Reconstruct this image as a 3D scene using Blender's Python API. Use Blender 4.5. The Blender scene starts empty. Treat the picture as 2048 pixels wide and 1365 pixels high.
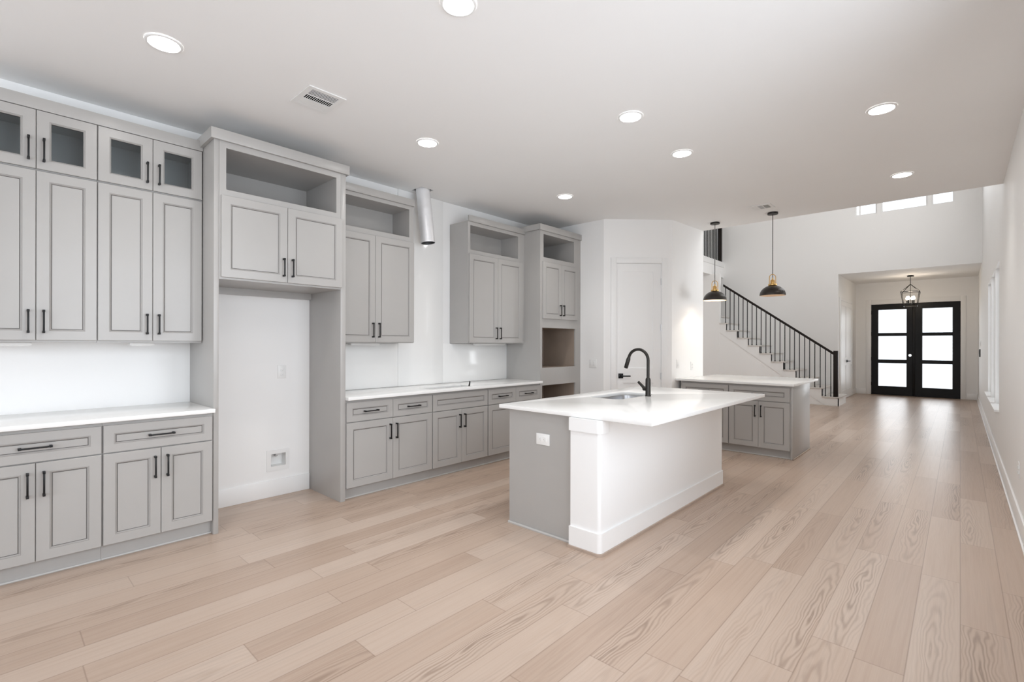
import bpy, bmesh, math, random
from mathutils import Vector, Matrix
PI = math.pi
XR, XW = 0.335, -4.57             # planes of the right wall and of the kitchen wall
random.seed(7)
S = bpy.context.scene
COL = S.collection

# ------------------------------------------------------------------ camera
cam_d = bpy.data.cameras.new('camera')
cam = bpy.data.objects.new('camera', cam_d)
COL.objects.link(cam)
FPX, YAW, ROLL, CY, CAM_H = 969.14, 0.74616, 0.00192, 7.155, 1.38
cam_d.sensor_fit = 'HORIZONTAL'
cam_d.sensor_width = 36.0
cam_d.lens = 36.0 * FPX / 2048.0
cam_d.shift_y = CY / 2048.0
cam_d.clip_start = 0.02
cam_d.clip_end = 200
cam.matrix_world = (Matrix.Translation((0, 0, CAM_H)) @ Matrix.Rotation(YAW, 4, 'Z')
                    @ Matrix.Rotation(PI / 2, 4, 'X') @ Matrix.Rotation(ROLL, 4, 'Z'))
S.camera = cam

# ------------------------------------------------------------------ light and exposure
S.view_settings.view_transform = 'Standard'
S.view_settings.look = 'None'
S.view_settings.gamma = 1.0
S.view_settings.use_curve_mapping = False
S.view_settings.exposure = 0.09
W = bpy.data.worlds.new('overcast_sky')
S.world = W
W.use_nodes = True
W.node_tree.nodes['Background'].inputs[0].default_value = (0.93, 0.97, 1.0, 1)
W.node_tree.nodes['Background'].inputs[1].default_value = 1.6
try:
    S.cycles.max_bounces = 12
    S.cycles.diffuse_bounces = 7
    S.cycles.glossy_bounces = 5
    S.cycles.transparent_max_bounces = 12
    S.cycles.sample_clamp_indirect = 8.0
    S.cycles.caustics_reflective = False
    S.cycles.caustics_refractive = False
    S.cycles.blur_glossy = 0.5
except Exception:
    pass


def area(name, loc, rot, sx, sy, power, color=(1, 1, 1), spread=PI):
    d = bpy.data.lights.new(name, 'AREA')
    d.shape = 'RECTANGLE'
    d.size, d.size_y = sx, sy
    d.energy = power
    d.color = color
    d.spread = spread
    o = bpy.data.objects.new(name, d)
    COL.objects.link(o)
    o.location = loc
    o.rotation_euler = rot
    return o


DAY = (0.90, 0.965, 1.05)
DAYH = (0.98, 0.975, 0.97)
# daylight by the rear window wall of the living room (behind the camera)
for cx, pw in ((-3.55, 3), (-1.95, 12), (-0.45, 56)):
    area('daylight_rear', (cx, -4.03, 1.45), (PI / 2, 0, 0), 1.25, 2.25, pw, DAY)
# added unseen fill first, then daylight by the patio windows next to the camera
for cy in (-2.75, -1.15):
    area('fill_patio_rear', (XR + 0.10, cy, 1.70), (0, PI / 2, 0), 2.0, 1.2, 7, DAY, 2.6)  # fill lamps at unseen windows, added for more frontal light
for cy in (0.95, 2.45):
    area('daylight_patio', (XR + 0.10, cy, 1.70), (0, PI / 2, 0), 2.0, 1.2, 23, DAY, 2.6)
# daylight by the three tall hall windows; the upper lamps are added unseen fill
for cy in (8.40, 9.435, 10.54):
    area('daylight_hall', (XR + 0.215, cy, 1.50), (0, PI / 2, 0), 1.7, 0.86, 30, DAYH)
for cy in (8.9, 11.4):
    area('fill_hall_upper', (XR + 0.10, cy, 5.2), (0, PI / 2, 0), 1.3, 1.6, 45, DAYH)  # lamps at unseen upper windows, added to brighten the hall
# daylight by the clerestory windows and the glazed front doors
area('daylight_clerestory', (-0.95, 14.16, 4.95), (-PI / 2, 0, 0), 1.7, 0.9, 20, DAYH)
area('daylight_entry', (-0.91, 17.1, 1.3), (-PI / 2, 0, 0), 1.5, 2.0, 22, DAYH)


# ------------------------------------------------------------------ materials
def new_mat(name):
    m = bpy.data.materials.new(name)
    m.use_nodes = True
    nt = m.node_tree
    return m, nt, nt.nodes['Principled BSDF']


def setin(b, **kw):
    for k, v in kw.items():
        k = k.replace('_', ' ')
        if k in b.inputs:
            b.inputs[k].default_value = v


def rgb(c):
    return (c[0], c[1], c[2], 1)


def paint(name, col, rough=0.5, var=0.03, scale=3.0, bump=0.0, bscale=120, metallic=0, coat=0.0, spec=0.5):
    """colour with a slight procedural variation and optional fine bump"""
    m, nt, b = new_mat(name)
    N, L = nt.nodes, nt.links
    tc = N.new('ShaderNodeTexCoord')
    no = N.new('ShaderNodeTexNoise')
    no.inputs['Scale'].default_value = scale
    no.inputs['Detail'].default_value = 4
    L.new(tc.outputs['Object'], no.inputs['Vector'])
    mx = N.new('ShaderNodeMix')
    mx.data_type = 'RGBA'
    mx.inputs[6].default_value = rgb([c * (1 - var) for c in col])
    mx.inputs[7].default_value = rgb([min(1, c * (1 + var)) for c in col])
    L.new(no.outputs['Fac'], mx.inputs[0])
    L.new(mx.outputs[2], b.inputs['Base Color'])
    setin(b, Roughness=rough, Metallic=metallic)
    if 'Coat Weight' in b.inputs:
        b.inputs['Coat Weight'].default_value = coat
        b.inputs['Coat Roughness'].default_value = 0.08
    if 'Specular IOR Level' in b.inputs:
        b.inputs['Specular IOR Level'].default_value = spec
    if bump > 0:
        n2 = N.new('ShaderNodeTexNoise')
        n2.inputs['Scale'].default_value = bscale
        n2.inputs['Detail'].default_value = 3
        L.new(tc.outputs['Object'], n2.inputs['Vector'])
        bp = N.new('ShaderNodeBump')
        bp.inputs['Strength'].default_value = bump
        bp.inputs['Distance'].default_value = 0.002
        L.new(n2.outputs['Fac'], bp.inputs['Height'])
        L.new(bp.outputs['Normal'], b.inputs['Normal'])
    return m


def emit(name, col, strength):
    m = bpy.data.materials.new(name)
    m.use_nodes = True
    nt = m.node_tree
    nt.nodes.clear()
    e = nt.nodes.new('ShaderNodeEmission')
    e.inputs[0].default_value = rgb(col)
    e.inputs[1].default_value = strength
    o = nt.nodes.new('ShaderNodeOutputMaterial')
    nt.links.new(e.outputs[0], o.inputs[0])
    return m


def pane_mat(name, tint, gloss=0.08):
    m = bpy.data.materials.new(name)
    m.use_nodes = True
    nt = m.node_tree
    nt.nodes.clear()
    t = nt.nodes.new('ShaderNodeBsdfTransparent')
    t.inputs[0].default_value = rgb(tint)
    g = nt.nodes.new('ShaderNodeBsdfGlossy')
    g.inputs['Roughness'].default_value = 0.03
    fr = nt.nodes.new('ShaderNodeFresnel')
    fr.inputs[0].default_value = 1.45
    mx = nt.nodes.new('ShaderNodeMixShader')
    o = nt.nodes.new('ShaderNodeOutputMaterial')
    nt.links.new(fr.outputs[0], mx.inputs[0])
    nt.links.new(t.outputs[0], mx.inputs[1])
    nt.links.new(g.outputs[0], mx.inputs[2])
    nt.links.new(mx.outputs[0], o.inputs[0])
    return m


def floor_mat():
    m, nt, b = new_mat('plank_floor')
    N, L = nt.nodes, nt.links

    def M(op, a, c=None, d=None):
        n = N.new('ShaderNodeMath')
        n.operation = op
        for i, v in enumerate((a, c, d)):
            if v is None:
                continue
            if isinstance(v, (int, float)):
                n.inputs[i].default_value = v
            else:
                L.new(v, n.inputs[i])
        return n.outputs[0]

    def comb(x, y, z=0.0):
        n = N.new('ShaderNodeCombineXYZ')
        for i, v in enumerate((x, y, z)):
            if isinstance(v, (int, float)):
                n.inputs[i].default_value = v
            else:
                L.new(v, n.inputs[i])
        return n.outputs[0]

    def noise(vec, scale, detail=3, rough=0.55, dist=0.0):
        n = N.new('ShaderNodeTexNoise')
        L.new(vec, n.inputs['Vector'])
        n.inputs['Scale'].default_value = scale
        n.inputs['Detail'].default_value = detail
        n.inputs['Roughness'].default_value = rough
        n.inputs['Distortion'].default_value = dist
        return n.outputs['Fac']

    def ramp(fac, stops):
        n = N.new('ShaderNodeValToRGB')
        L.new(fac, n.inputs[0])
        cr = n.color_ramp
        while len(cr.elements) < len(stops):
            cr.elements.new(0.5)
        for e, (p, c) in zip(cr.elements, stops):
            e.position = p
            e.color = rgb(c) if not isinstance(c, (int, float)) else (c, c, c, 1)
        return n.outputs[0]

    tc = N.new('ShaderNodeTexCoord')
    sp = N.new('ShaderNodeSeparateXYZ')
    L.new(tc.outputs['Object'], sp.inputs[0])
    X, Y = sp.outputs[0], sp.outputs[1]
    PW, PL = 0.1725, 1.35
    u = M('DIVIDE', M('SUBTRACT', X, 0.003), PW)
    row = M('FLOOR', u)
    fu = M('SUBTRACT', u, row)
    wn = N.new('ShaderNodeTexWhiteNoise')
    wn.noise_dimensions = '1D'
    L.new(row, wn.inputs['W'])
    v = M('ADD', M('DIVIDE', Y, PL), wn.outputs['Value'])
    colm = M('FLOOR', v)
    fv = M('SUBTRACT', v, colm)
    wn2 = N.new('ShaderNodeTexWhiteNoise')
    wn2.noise_dimensions = '2D'
    L.new(comb(row, colm), wn2.inputs['Vector'])
    sc = N.new('ShaderNodeSeparateColor')
    L.new(wn2.outputs['Color'], sc.inputs[0])
    r1, r2, r3 = sc.outputs[0], sc.outputs[1], sc.outputs[2]
    px = M('MULTIPLY', M('SUBTRACT', fu, 0.5), PW)
    py = M('MULTIPLY', fv, PL)
    seedx = M('MULTIPLY', r2, 37.0)
    seedy = M('MULTIPLY', r3, 53.0)
    # slow warp of the growth rings
    wv = comb(M('ADD', M('MULTIPLY', px, 9.0), seedx), M('ADD', M('MULTIPLY', py, 2.4), seedy))
    warp = M('SUBTRACT', noise(wv, 1.0, 2), 0.5)
    cx = M('MULTIPLY', M('SUBTRACT', r2, 0.5), 0.12)
    cyy = M('MULTIPLY', r3, PL)
    dx = M('ADD', M('SUBTRACT', px, cx), M('MULTIPLY', warp, 0.085))
    dy = M('MULTIPLY', M('SUBTRACT', py, cyy), M('ADD', 0.034, M('MULTIPLY', r1, 0.035)))
    g = M('SQRT', M('ADD', M('MULTIPLY', dx, dx), M('MULTIPLY', dy, dy)))
    wv2 = comb(M('ADD', M('MULTIPLY', px, 30.0), seedy), M('ADD', M('MULTIPLY', py, 5.0), seedx))
    warp2 = M('SUBTRACT', noise(wv2, 1.0, 3), 0.5)
    ph = M('ADD', M('MULTIPLY', g, 460.0), M('MULTIPLY', warp2, 3.2))
    rings = M('MULTIPLY', M('ADD', M('SINE', ph), 1.0), 0.5)
    rings = M('POWER', rings, 1.6)
    # rings fade away from the heart of the figure, and many planks have almost none
    near = M('SUBTRACT', 1.0, M('MINIMUM', M('MULTIPLY', g, 12.0), 1.0))
    some = ramp(M('FRACT', M('MULTIPLY', r1, 7.31)), [(0.35, 0.05), (0.80, 1.0)])
    fig = M('MULTIPLY', M('MULTIPLY', rings, M('ADD', M('MULTIPLY', near, 0.85), 0.10)), some)
    # fine straight grain
    gv = comb(M('ADD', M('MULTIPLY', px, 260.0), seedx), M('ADD', M('MULTIPLY', py, 3.2), seedy))
    fine = noise(gv, 1.0, 4, 0.6)
    gv2 = comb(M('ADD', M('MULTIPLY', px, 42.0), seedy), M('ADD', M('MULTIPLY', py, 0.9), seedx))
    broad = noise(gv2, 1.0, 3, 0.5)
    base = ramp(M('ADD', M('MULTIPLY', r1, 0.40), M('MULTIPLY', broad, 0.60)),
                [(0.08, FL_DARK), (0.45, FL_MID), (0.85, FL_LIGHT)])
    shade = M('SUBTRACT', 1.09, M('ADD', M('MULTIPLY', fig, 0.42), M('ADD', M('MULTIPLY', fine, 0.13),
              M('MULTIPLY', ramp(broad, [(0.56, 0.0), (0.74, 1.0)]), 0.16))))
    # seams between planks
    eu = M('MINIMUM', fu, M('SUBTRACT', 1.0, fu))
    ev = M('MINIMUM', fv, M('SUBTRACT', 1.0, fv))
    su = ramp(M('MULTIPLY', eu, PW), [(0.0004, 0.66), (0.0016, 1.0)])
    sv = ramp(M('MULTIPLY', ev, PL), [(0.0004, 0.70), (0.0016, 1.0)])
    tot = M('MULTIPLY', shade, M('MULTIPLY', su, sv))
    mul = N.new('ShaderNodeMix')
    mul.data_type = 'RGBA'
    mul.blend_type = 'MULTIPLY'
    mul.inputs[0].default_value = 1.0
    L.new(base, mul.inputs[6])
    L.new(comb(tot, M('POWER', tot, 1.12), M('POWER', tot, 1.22)), mul.inputs[7])
    L.new(mul.outputs[2], b.inputs['Base Color'])
    b.inputs['Specular IOR Level'].default_value = 0.42
    L.new(M('ADD', 0.26, M('MULTIPLY', fine, 0.12)), b.inputs['Roughness'])
    bp = N.new('ShaderNodeBump')
    bp.inputs['Strength'].default_value = 0.12
    bp.inputs['Distance'].default_value = 0.001
    L.new(tot, bp.inputs['Height'])
    L.new(bp.outputs['Normal'], b.inputs['Normal'])
    return m


FL_DARK, FL_MID, FL_LIGHT = (0.365, 0.258, 0.194), (0.462, 0.350, 0.276), (0.545, 0.440, 0.366)
M_FLOOR = floor_mat()
M_WALL = paint('wall_paint', (0.875, 0.873, 0.866), 0.6, 0.012, 2.0, 0.10, 180)
M_CEIL = paint('ceiling_paint', (0.86, 0.858, 0.852), 0.75, 0.012, 2.0, 0.12, 140)
M_TRIM = paint('trim_paint', (0.86, 0.86, 0.855), 0.38, 0.01, 2.0)
M_CAB = paint('cabinet_paint', (0.408, 0.396, 0.382), 0.30, 0.025, 5.0)
M_GLAZE = paint('cabinet_glaze', (0.13, 0.122, 0.115), 0.5, 0.1, 12.0)
M_BEAD = paint('cabinet_bead', (0.33, 0.318, 0.305), 0.36, 0.03, 6.0)
M_CARC = paint('oven_niche_wood', (0.33, 0.265, 0.215), 0.6, 0.12, 4.0)
M_QUARTZ = paint('white_quartz', (0.86, 0.86, 0.85), 0.16, 0.008, 8.0)
M_SLAB = paint('backsplash_slab', (0.87, 0.87, 0.86), 0.10, 0.006, 4.0)
M_KNEE = paint('island_wall_paint', (0.86, 0.86, 0.855), 0.55, 0.01, 2.0, 0.08, 180)
M_SHOE = paint('wood_shoe', (0.42, 0.33, 0.27), 0.45, 0.12, 14.0)
M_BLACK = paint('black_metal', (0.007, 0.007, 0.0075), 0.40, 0.1, 20.0, spec=0.3)
M_BRONZE = paint('black_bronze', (0.030, 0.027, 0.024), 0.33, 0.15, 20.0, metallic=0.6)
M_DOME = paint('dome_enamel', (0.020, 0.015, 0.011), 0.36, 0.15, 12.0)
M_BRASS = paint('brass', (0.70, 0.45, 0.17), 0.28, 0.06, 20.0, metallic=1.0)
M_DOMEIN = paint('dome_lining', (0.75, 0.60, 0.46), 0.45, 0.05, 10.0)
M_STEEL = paint('brushed_steel', (0.52, 0.52, 0.53), 0.30, 0.05, 30.0, metallic=1.0)
M_FOIL = paint('foil_duct', (0.84, 0.84, 0.85), 0.38, 0.05, 18.0, bump=0.35, bscale=25, metallic=0.35)
M_DOORBLK = paint('entry_door_paint', (0.006, 0.0055, 0.0055), 0.40, 0.15, 6.0, spec=0.22)
M_RAIL = paint('rail_stain', (0.012, 0.008, 0.006), 0.45, 0.2, 10.0, spec=0.25)
M_PLAST = paint('white_plastic', (0.83, 0.83, 0.82), 0.35, 0.01, 10.0)
M_TREAD = paint('stair_tread', (0.66, 0.63, 0.60), 0.5, 0.05, 8.0)
M_VOID_SHADE = paint('void_shade_paint', (0.006, 0.006, 0.006), 0.9, 0.1, 8.0, spec=0.0)  # near black, paints in the shade of the duct hole and vent gaps
M_GSHOE = paint('grey_shoe_highlight', (0.50, 0.49, 0.475), 0.35, 0.04, 8.0)  # light grey shoe, lightened to paint in the highlight along the toe kick
M_GLASS = pane_mat('cabinet_glass', (0.90, 0.935, 0.95))
M_PANE = pane_mat('window_glass', (0.97, 0.985, 1.0))
M_LED = emit('downlight_lens', (1.0, 0.975, 0.94), 45.0)
M_BULB = emit('bulb_glow', (1.0, 0.85, 0.66), 16.0)
M_BULB_HOT = emit('bulb_bright', (1.0, 0.91, 0.78), 60.0)
M_BULB_DIM = emit('bulb_dim', (1.0, 0.80, 0.58), 3.0)


# ------------------------------------------------------------------ mesh helpers
class MB:
    def __init__(self):
        self.bm = bmesh.new()

    def box(self, x0, x1, y0, y1, z0, z1, mi=0, bev=0.0):
        if x0 > x1: x0, x1 = x1, x0
        if y0 > y1: y0, y1 = y1, y0
        if z0 > z1: z0, z1 = z1, z0
        v = [self.bm.verts.new(p) for p in ((x0, y0, z0), (x1, y0, z0), (x1, y1, z0), (x0, y1, z0),
                                            (x0, y0, z1), (x1, y0, z1), (x1, y1, z1), (x0, y1, z1))]
        fs = [self.bm.faces.new([v[i] for i in q]) for q in ((0, 3, 2, 1), (4, 5, 6, 7), (0, 1, 5, 4),
                                                              (1, 2, 6, 5), (2, 3, 7, 6), (3, 0, 4, 7))]
        for f in fs:
            f.material_index = mi
        if bev > 0:
            es = list({e for f in fs for e in f.edges})
            r = bmesh.ops.bevel(self.bm, geom=es, offset=bev, segments=2, affect='EDGES', profile=0.5)
            for f in r['faces']:
                f.material_index = mi
        return self

    def quad(self, pts, mi=0, smooth=False):
        f = self.bm.faces.new([self.bm.verts.new(p) for p in pts])
        f.material_index = mi
        f.smooth = smooth
        return self

    def tube(self, pts, r, seg=12, mi=0, cap=True, close=False):
        """tube along points; r a number or one per point"""
        pts = [Vector(p) for p in pts]
        n = len(pts)
        rs = r if isinstance(r, (list, tuple)) else [r] * n
        rings = []
        prev = None
        for i, p in enumerate(pts):
            a = pts[(i - 1) % n] if (i > 0 or close) else p
            c = pts[(i + 1) % n] if (i < n - 1 or close) else p
            t = (c - a)
            t = t.normalized() if t.length > 1e-9 else Vector((0, 0, 1))
            if prev is None:
                up = Vector((0, 0, 1)) if abs(t.z) < 0.9 else Vector((1, 0, 0))
                s = t.cross(up).normalized()
            else:
                s = (prev - t * prev.dot(t)).normalized()
            prev = s
            w = t.cross(s)
            rings.append([self.bm.verts.new(p + s * rs[i] * math.cos(2 * PI * k / seg) + w * rs[i] * math.sin(2 * PI * k / seg))
                          for k in range(seg)])
        for i in range(n if close else n - 1):
            A, Bq = rings[i], rings[(i + 1) % n]
            for k in range(seg):
                f = self.bm.faces.new((A[k], A[(k + 1) % seg], Bq[(k + 1) % seg], Bq[k]))
                f.smooth = True
                f.material_index = mi
        if cap and not close:
            for R in (rings[0][::-1], rings[-1]):
                f = self.bm.faces.new(R)
                f.material_index = mi
        return self

    def lathe(self, prof, seg=32, c=(0, 0, 0), mi=0, mis=None):
        """revolve (r, z) profile about the vertical through c"""
        rings = []
        for (r, z) in prof:
            if r < 1e-6:
                rings.append([self.bm.verts.new((c[0], c[1], c[2] + z))])
            else:
                rings.append([self.bm.verts.new((c[0] + r * math.cos(2 * PI * k / seg), c[1] + r * math.sin(2 * PI * k / seg), c[2] + z))
                              for k in range(seg)])
        for i in range(len(rings) - 1):
            A, Bq = rings[i], rings[i + 1]
            m = mis[i] if mis else mi
            for k in range(seg):
                k2 = (k + 1) % seg
                if len(A) == 1 and len(Bq) == 1:
                    continue
                if len(A) == 1:
                    f = self.bm.faces.new((A[0], Bq[k2], Bq[k]))
                elif len(Bq) == 1:
                    f = self.bm.faces.new((A[k], A[k2], Bq[0]))
                else:
                    f = self.bm.faces.new((A[k], A[k2], Bq[k2], Bq[k]))
                f.smooth = True
                f.material_index = m
        return self

    def plate(self, outer, holes, z0, z1, xf=None, mi=0):
        """flat plate in local x,y with holes, from z0 to z1; xf maps local -> object"""
        tmp = bmesh.new()
        loops = []
        for lp in [outer] + list(holes):
            vs = [tmp.verts.new((p[0], p[1], z0)) for p in lp]
            es = [tmp.edges.new((vs[i], vs[(i + 1) % len(vs)])) for i in range(len(vs))]
            loops += es
        bmesh.ops.triangle_fill(tmp, use_beauty=True, use_dissolve=False, edges=loops)
        r = bmesh.ops.extrude_face_region(tmp, geom=list(tmp.faces))
        for g in r['geom']:
            if isinstance(g, bmesh.types.BMVert):
                g.co.z = z1
        bmesh.ops.recalc_face_normals(tmp, faces=list(tmp.faces))
        if xf is not None:
            bmesh.ops.transform(tmp, matrix=xf, verts=list(tmp.verts))
        me = bpy.data.meshes.new('tmp')
        tmp.to_mesh(me)
        tmp.free()
        n0 = len(self.bm.faces)
        self.bm.from_mesh(me)
        bpy.data.meshes.remove(me)
        self.bm.faces.ensure_lookup_table()
        for f in self.bm.faces[n0:]:
            f.material_index = mi
        return self

    def out(self, name, mats, parent=None, sharp=35, recalc=True):
        if recalc:
            bmesh.ops.recalc_face_normals(self.bm, faces=list(self.bm.faces))
        me = bpy.data.meshes.new(name)
        self.bm.to_mesh(me)
        self.bm.free()
        for m in (mats if isinstance(mats, (list, tuple)) else [mats]):
            me.materials.append(m)
        try:
            me.set_sharp_from_angle(angle=math.radians(sharp))
        except Exception:
            pass
        o = bpy.data.objects.new(name, me)
        COL.objects.link(o)
        if parent is not None:
            o.parent = parent
        return o


def rect(x0, x1, y0, y1):
    return [(x0, y0), (x1, y0), (x1, y1), (x0, y1)]


def rrect(x0, x1, y0, y1, r, n=6):
    out = []
    for (cx, cy, a0) in ((x1 - r, y0 + r, -PI / 2), (x1 - r, y1 - r, 0), (x0 + r, y1 - r, PI / 2), (x0 + r, y0 + r, PI)):
        for k in range(n + 1):
            a = a0 + PI / 2 * k / n
            out.append((cx + r * math.cos(a), cy + r * math.sin(a)))
    return out


def tag(o, label, cat, group=None, kind=None):
    o['label'] = label
    o['category'] = cat
    if group: o['group'] = group
    if kind: o['kind'] = kind
    return o


def thing(name, label, cat, loc=(0, 0, 0), rotz=0.0, group=None):
    o = bpy.data.objects.new(name, None)
    o.empty_display_size = 0.1
    COL.objects.link(o)
    o.location = loc
    o.rotation_euler = (0, 0, rotz)
    return tag(o, label, cat, group)


def struct(o):
    o['kind'] = 'structure'
    return o


# wall-plane transforms for plate(): local (x, y, z) -> world
def XF_X(x):   # plate in the plane x=const : local x -> world y, local y -> world z, thickness -> world x
    return Matrix(((0, 0, 1, x), (1, 0, 0, 0), (0, 1, 0, 0), (0, 0, 0, 1)))


def XF_Y(y):   # plate in the plane y=const : local x -> world x, local y -> world z, thickness -> world y
    return Matrix(((1, 0, 0, 0), (0, 0, 1, y), (0, 1, 0, 0), (0, 0, 0, 1)))


# ------------------------------------------------------------------ the setting
CEIL = 3.10
YEND = 7.32                            # where the low ceiling stops
YREAR, YBACK, YFRONT = -4.0, 14.0, 16.95
HALLC = 6.2
XFOY, XBALC = -2.20, -4.873
XFAR = -6.3

struct(MB().box(XFAR - 0.2, XR + 0.2, YREAR - 0.2, YFRONT + 0.3, -0.1, 0).out('floor', M_FLOOR))
# kitchen ceiling with the cut-out for the hood duct
duct_hole = rect(-4.50, -4.315, 3.205, 3.375)
struct(MB().plate(rect(XW - 0.15, XR + 0.15, YREAR - 0.15, YEND), [duct_hole], CEIL, CEIL + 0.25).out('ceiling', M_CEIL))
struct(MB().box(XFAR - 0.2, XR + 0.2, YEND - 0.1, YBACK + 0.2, HALLC, HALLC + 0.2).out('ceiling', M_CEIL))
struct(MB().box(XFOY - 0.2, XR + 0.2, YBACK + 0.121, YFRONT + 0.2, 3.13, 3.3).out('ceiling', M_CEIL))
void = MB().box(-4.52, -4.50, 3.19, 3.39, CEIL + 0.02, CEIL + 0.3).box(-4.315, -4.30, 3.19, 3.39, CEIL + 0.02, CEIL + 0.3)  # black box standing in for the shade above the duct hole
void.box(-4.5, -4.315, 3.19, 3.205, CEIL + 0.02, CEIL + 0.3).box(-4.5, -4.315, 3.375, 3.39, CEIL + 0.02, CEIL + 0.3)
struct(void.box(-4.52, -4.30, 3.19, 3.39, CEIL + 0.3, CEIL + 0.32).out('duct_hole_shade', M_VOID_SHADE))

# kitchen wall (long left wall)
struct(MB().plate(rect(YREAR - 0.15, 5.73, 0, CEIL), [rect(1.735, 1.868, 0.268, 0.385)], -0.15, 0, XF_X(XW)).out('wall_left', M_WALL))
# rear wall with window openings behind the camera
rw = [rect(cx - 0.7, cx + 0.7, 0.25, 2.65) for cx in (-3.55, -1.95, -0.45)]
struct(MB().plate(rect(XW - 0.15, XR + 0.15, 0, CEIL), rw, -0.15, 0, XF_Y(YREAR)).out('wall_rear', M_WALL))
# right wall: one long wall, taller over the hall, with three tall windows
PZ0 = 0.60
YPAT, YUP = [(-3.4, -2.1), (-1.8, -0.5), (0.3, 1.6), (1.8, 3.1)], [(8.05, 9.75), (10.55, 12.25)]  # first two patio spans and both upper spans are unseen openings added for fill
YW = [(7.96, 8.84), (8.97, 9.90), (10.06, 11.02)]
struct(MB().plate([(YREAR - 0.15, 0), (YFRONT + 0.15, 0), (YFRONT + 0.15, 3.3), (YBACK + 0.15, 3.3), (YBACK + 0.15, HALLC), (YEND - 0.1, HALLC),
                   (YEND - 0.1, CEIL + 0.25), (YREAR - 0.15, CEIL + 0.25)],
                  [rect(a, b, 0.63, 2.37) for a, b in YW] + [rect(a, b, PZ0, 2.75) for a, b in YPAT] + [rect(a, b, 4.5, 5.9) for a, b in YUP], 0, 0.16, XF_X(XR)).out('wall_right', M_WALL))
# pantry corner: short wall, angled wall with door opening, third wall
PA, PB, PC = Vector((-3.58, 5.72, 0)), Vector((-2.91, 6.385, 0)), Vector((-2.845, 7.32, 0))
struct(MB().box(XW - 0.15, PA.x, 5.72, 5.84, 0, CEIL).out('wall_pantry_short', M_WALL))
pdir = (PB - PA).normalized()
plen = (PB - PA).length
pnorm = Vector((pdir.y, -pdir.x, 0))


def frame_m(o, xd, nd):
    """local x along xd, local y up, local z along nd"""
    return Matrix(((xd.x, 0, nd.x, o.x), (xd.y, 0, nd.y, o.y), (0, 1, 0, o.z), (0, 0, 0, 1)))


PX = frame_m(PA, pdir, pnorm)
D0, D1, DH = 0.172, 0.801, 2.50         # pantry door opening
struct(MB().plate([(0, 0), (D0, 0), (D0, DH), (D1, DH), (D1, 0), (plen, 0), (plen, CEIL), (0, CEIL)], [], -0.12, 0, PX).out('wall_pantry_angled', M_WALL))
qdir = (PC - PB).normalized()
qnorm = Vector((qdir.y, -qdir.x, 0))
QX = frame_m(PB, qdir, qnorm)
qlen = (PC - PB).length
struct(MB().plate(rect(0, qlen, 0, CEIL), [], -0.12, 0, QX).out('wall_pantry_side', M_WALL))
struct(MB().box(XFAR, -2.96, YEND - 0.12, YEND, 0, CEIL + 0.25).out('wall_pantry_rear', M_WALL))
struct(MB().box(XFAR, XR, YEND - 0.12, YEND, CEIL + 0.251, HALLC).out('wall_upper', M_WALL))
# hall back wall with foyer opening and clerestory openings
cler = [(-1.838, -1.418), (-1.343, -0.527), (-0.461, -0.089)]
struct(MB().plate([(XFAR, 0), (XFOY, 0), (XFOY + 0.03, 0), (XFOY + 0.03, 3.10), (XR, 3.10), (XR, HALLC), (XFAR, HALLC)],
                  [rect(a, b, 4.445, 5.35) for a, b in cler], 0, 0.12, XF_Y(YBACK)).out('wall_back', M_WALL))
struct(MB().box(XFAR - 0.15, XFAR, YEND - 0.12, YBACK + 0.1, 0, HALLC).out('wall_hall_left', M_WALL))
struct(MB().box(XFOY - 0.15, XFOY, YBACK + 0.121, YFRONT + 0.15, 0, 3.3).out('wall_foyer_left', M_WALL))
EX0, EX1, EH = -1.845, 0.012, 2.525      # front door opening
struct(MB().plate([(XFOY, 0), (EX0, 0), (EX0, EH), (EX1, EH), (EX1, 0), (XR, 0), (XR, 3.3), (XFOY, 3.3)], [], 0, 0.15, XF_Y(YFRONT)).out('wall_front', M_WALL))

# windows -----------------------------------------------------------
wn_ = [0]


def window(axis, a, b, z0, z1, pos, depth, frame=0.045, mull=(), sill=None):
    wn_[0] += 1
    r = bpy.data.objects.new('window_%d' % wn_[0], None)
    COL.objects.link(r)
    r['kind'] = 'structure'
    f = MB()
    holes = []
    cuts = [a + frame] + [m for m in mull] + [b - frame]
    segs = []
    for i in range(len(cuts) - 1):
        segs.append((cuts[i] + (0.014 if i else 0), cuts[i + 1] - (0.014 if i < len(cuts) - 2 else 0)))
    for s0, s1 in segs:
        holes.append(rect(s0, s1, z0 + frame, z1 - frame))
    xf = XF_X(pos) if axis == 'x' else XF_Y(pos)
    f.plate(rect(a, b, z0, z1), holes, 0, 0.05, xf)
    f.out('window_frame', M_TRIM, r)
    p = MB()
    p.plate(rect(a + frame, b - frame, z0 + frame, z1 - frame), [], 0.022, 0.028, xf)
    p.out('pane', M_PANE, r)
    if sill is not None:
        MB().box(*sill, bev=0.004).out('window_sill', M_TRIM, r)
    return r


for (a, b) in YW:
    window('x', a, b, 0.63, 2.37, XR + 0.105, 0.05, 0.04, (), (XR - 0.045, XR + 0.10, a - 0.012, b + 0.012, 0.605, 0.633))
for i, (a, b) in enumerate(cler):
    window('y', a, b, 4.445, 5.35, YBACK + 0.04, 0.05, 0.03, (-1.745,) if i == 0 else ())
for (a, b) in YPAT:  # the first two are unseen, added for the rear fill
    window('x', a, b, PZ0, 2.75, XR + 0.105, 0.05, 0.05)
for (a, b) in YUP:  # unseen windows added for the upper hall fill
    window('x', a, b, 4.5, 5.9, XR + 0.105, 0.05, 0.05)
for cx in (-3.55, -1.95, -0.45):
    window('y', cx - 0.7, cx + 0.7, 0.25, 2.65, YREAR - 0.12, 0.05, 0.05)

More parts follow.
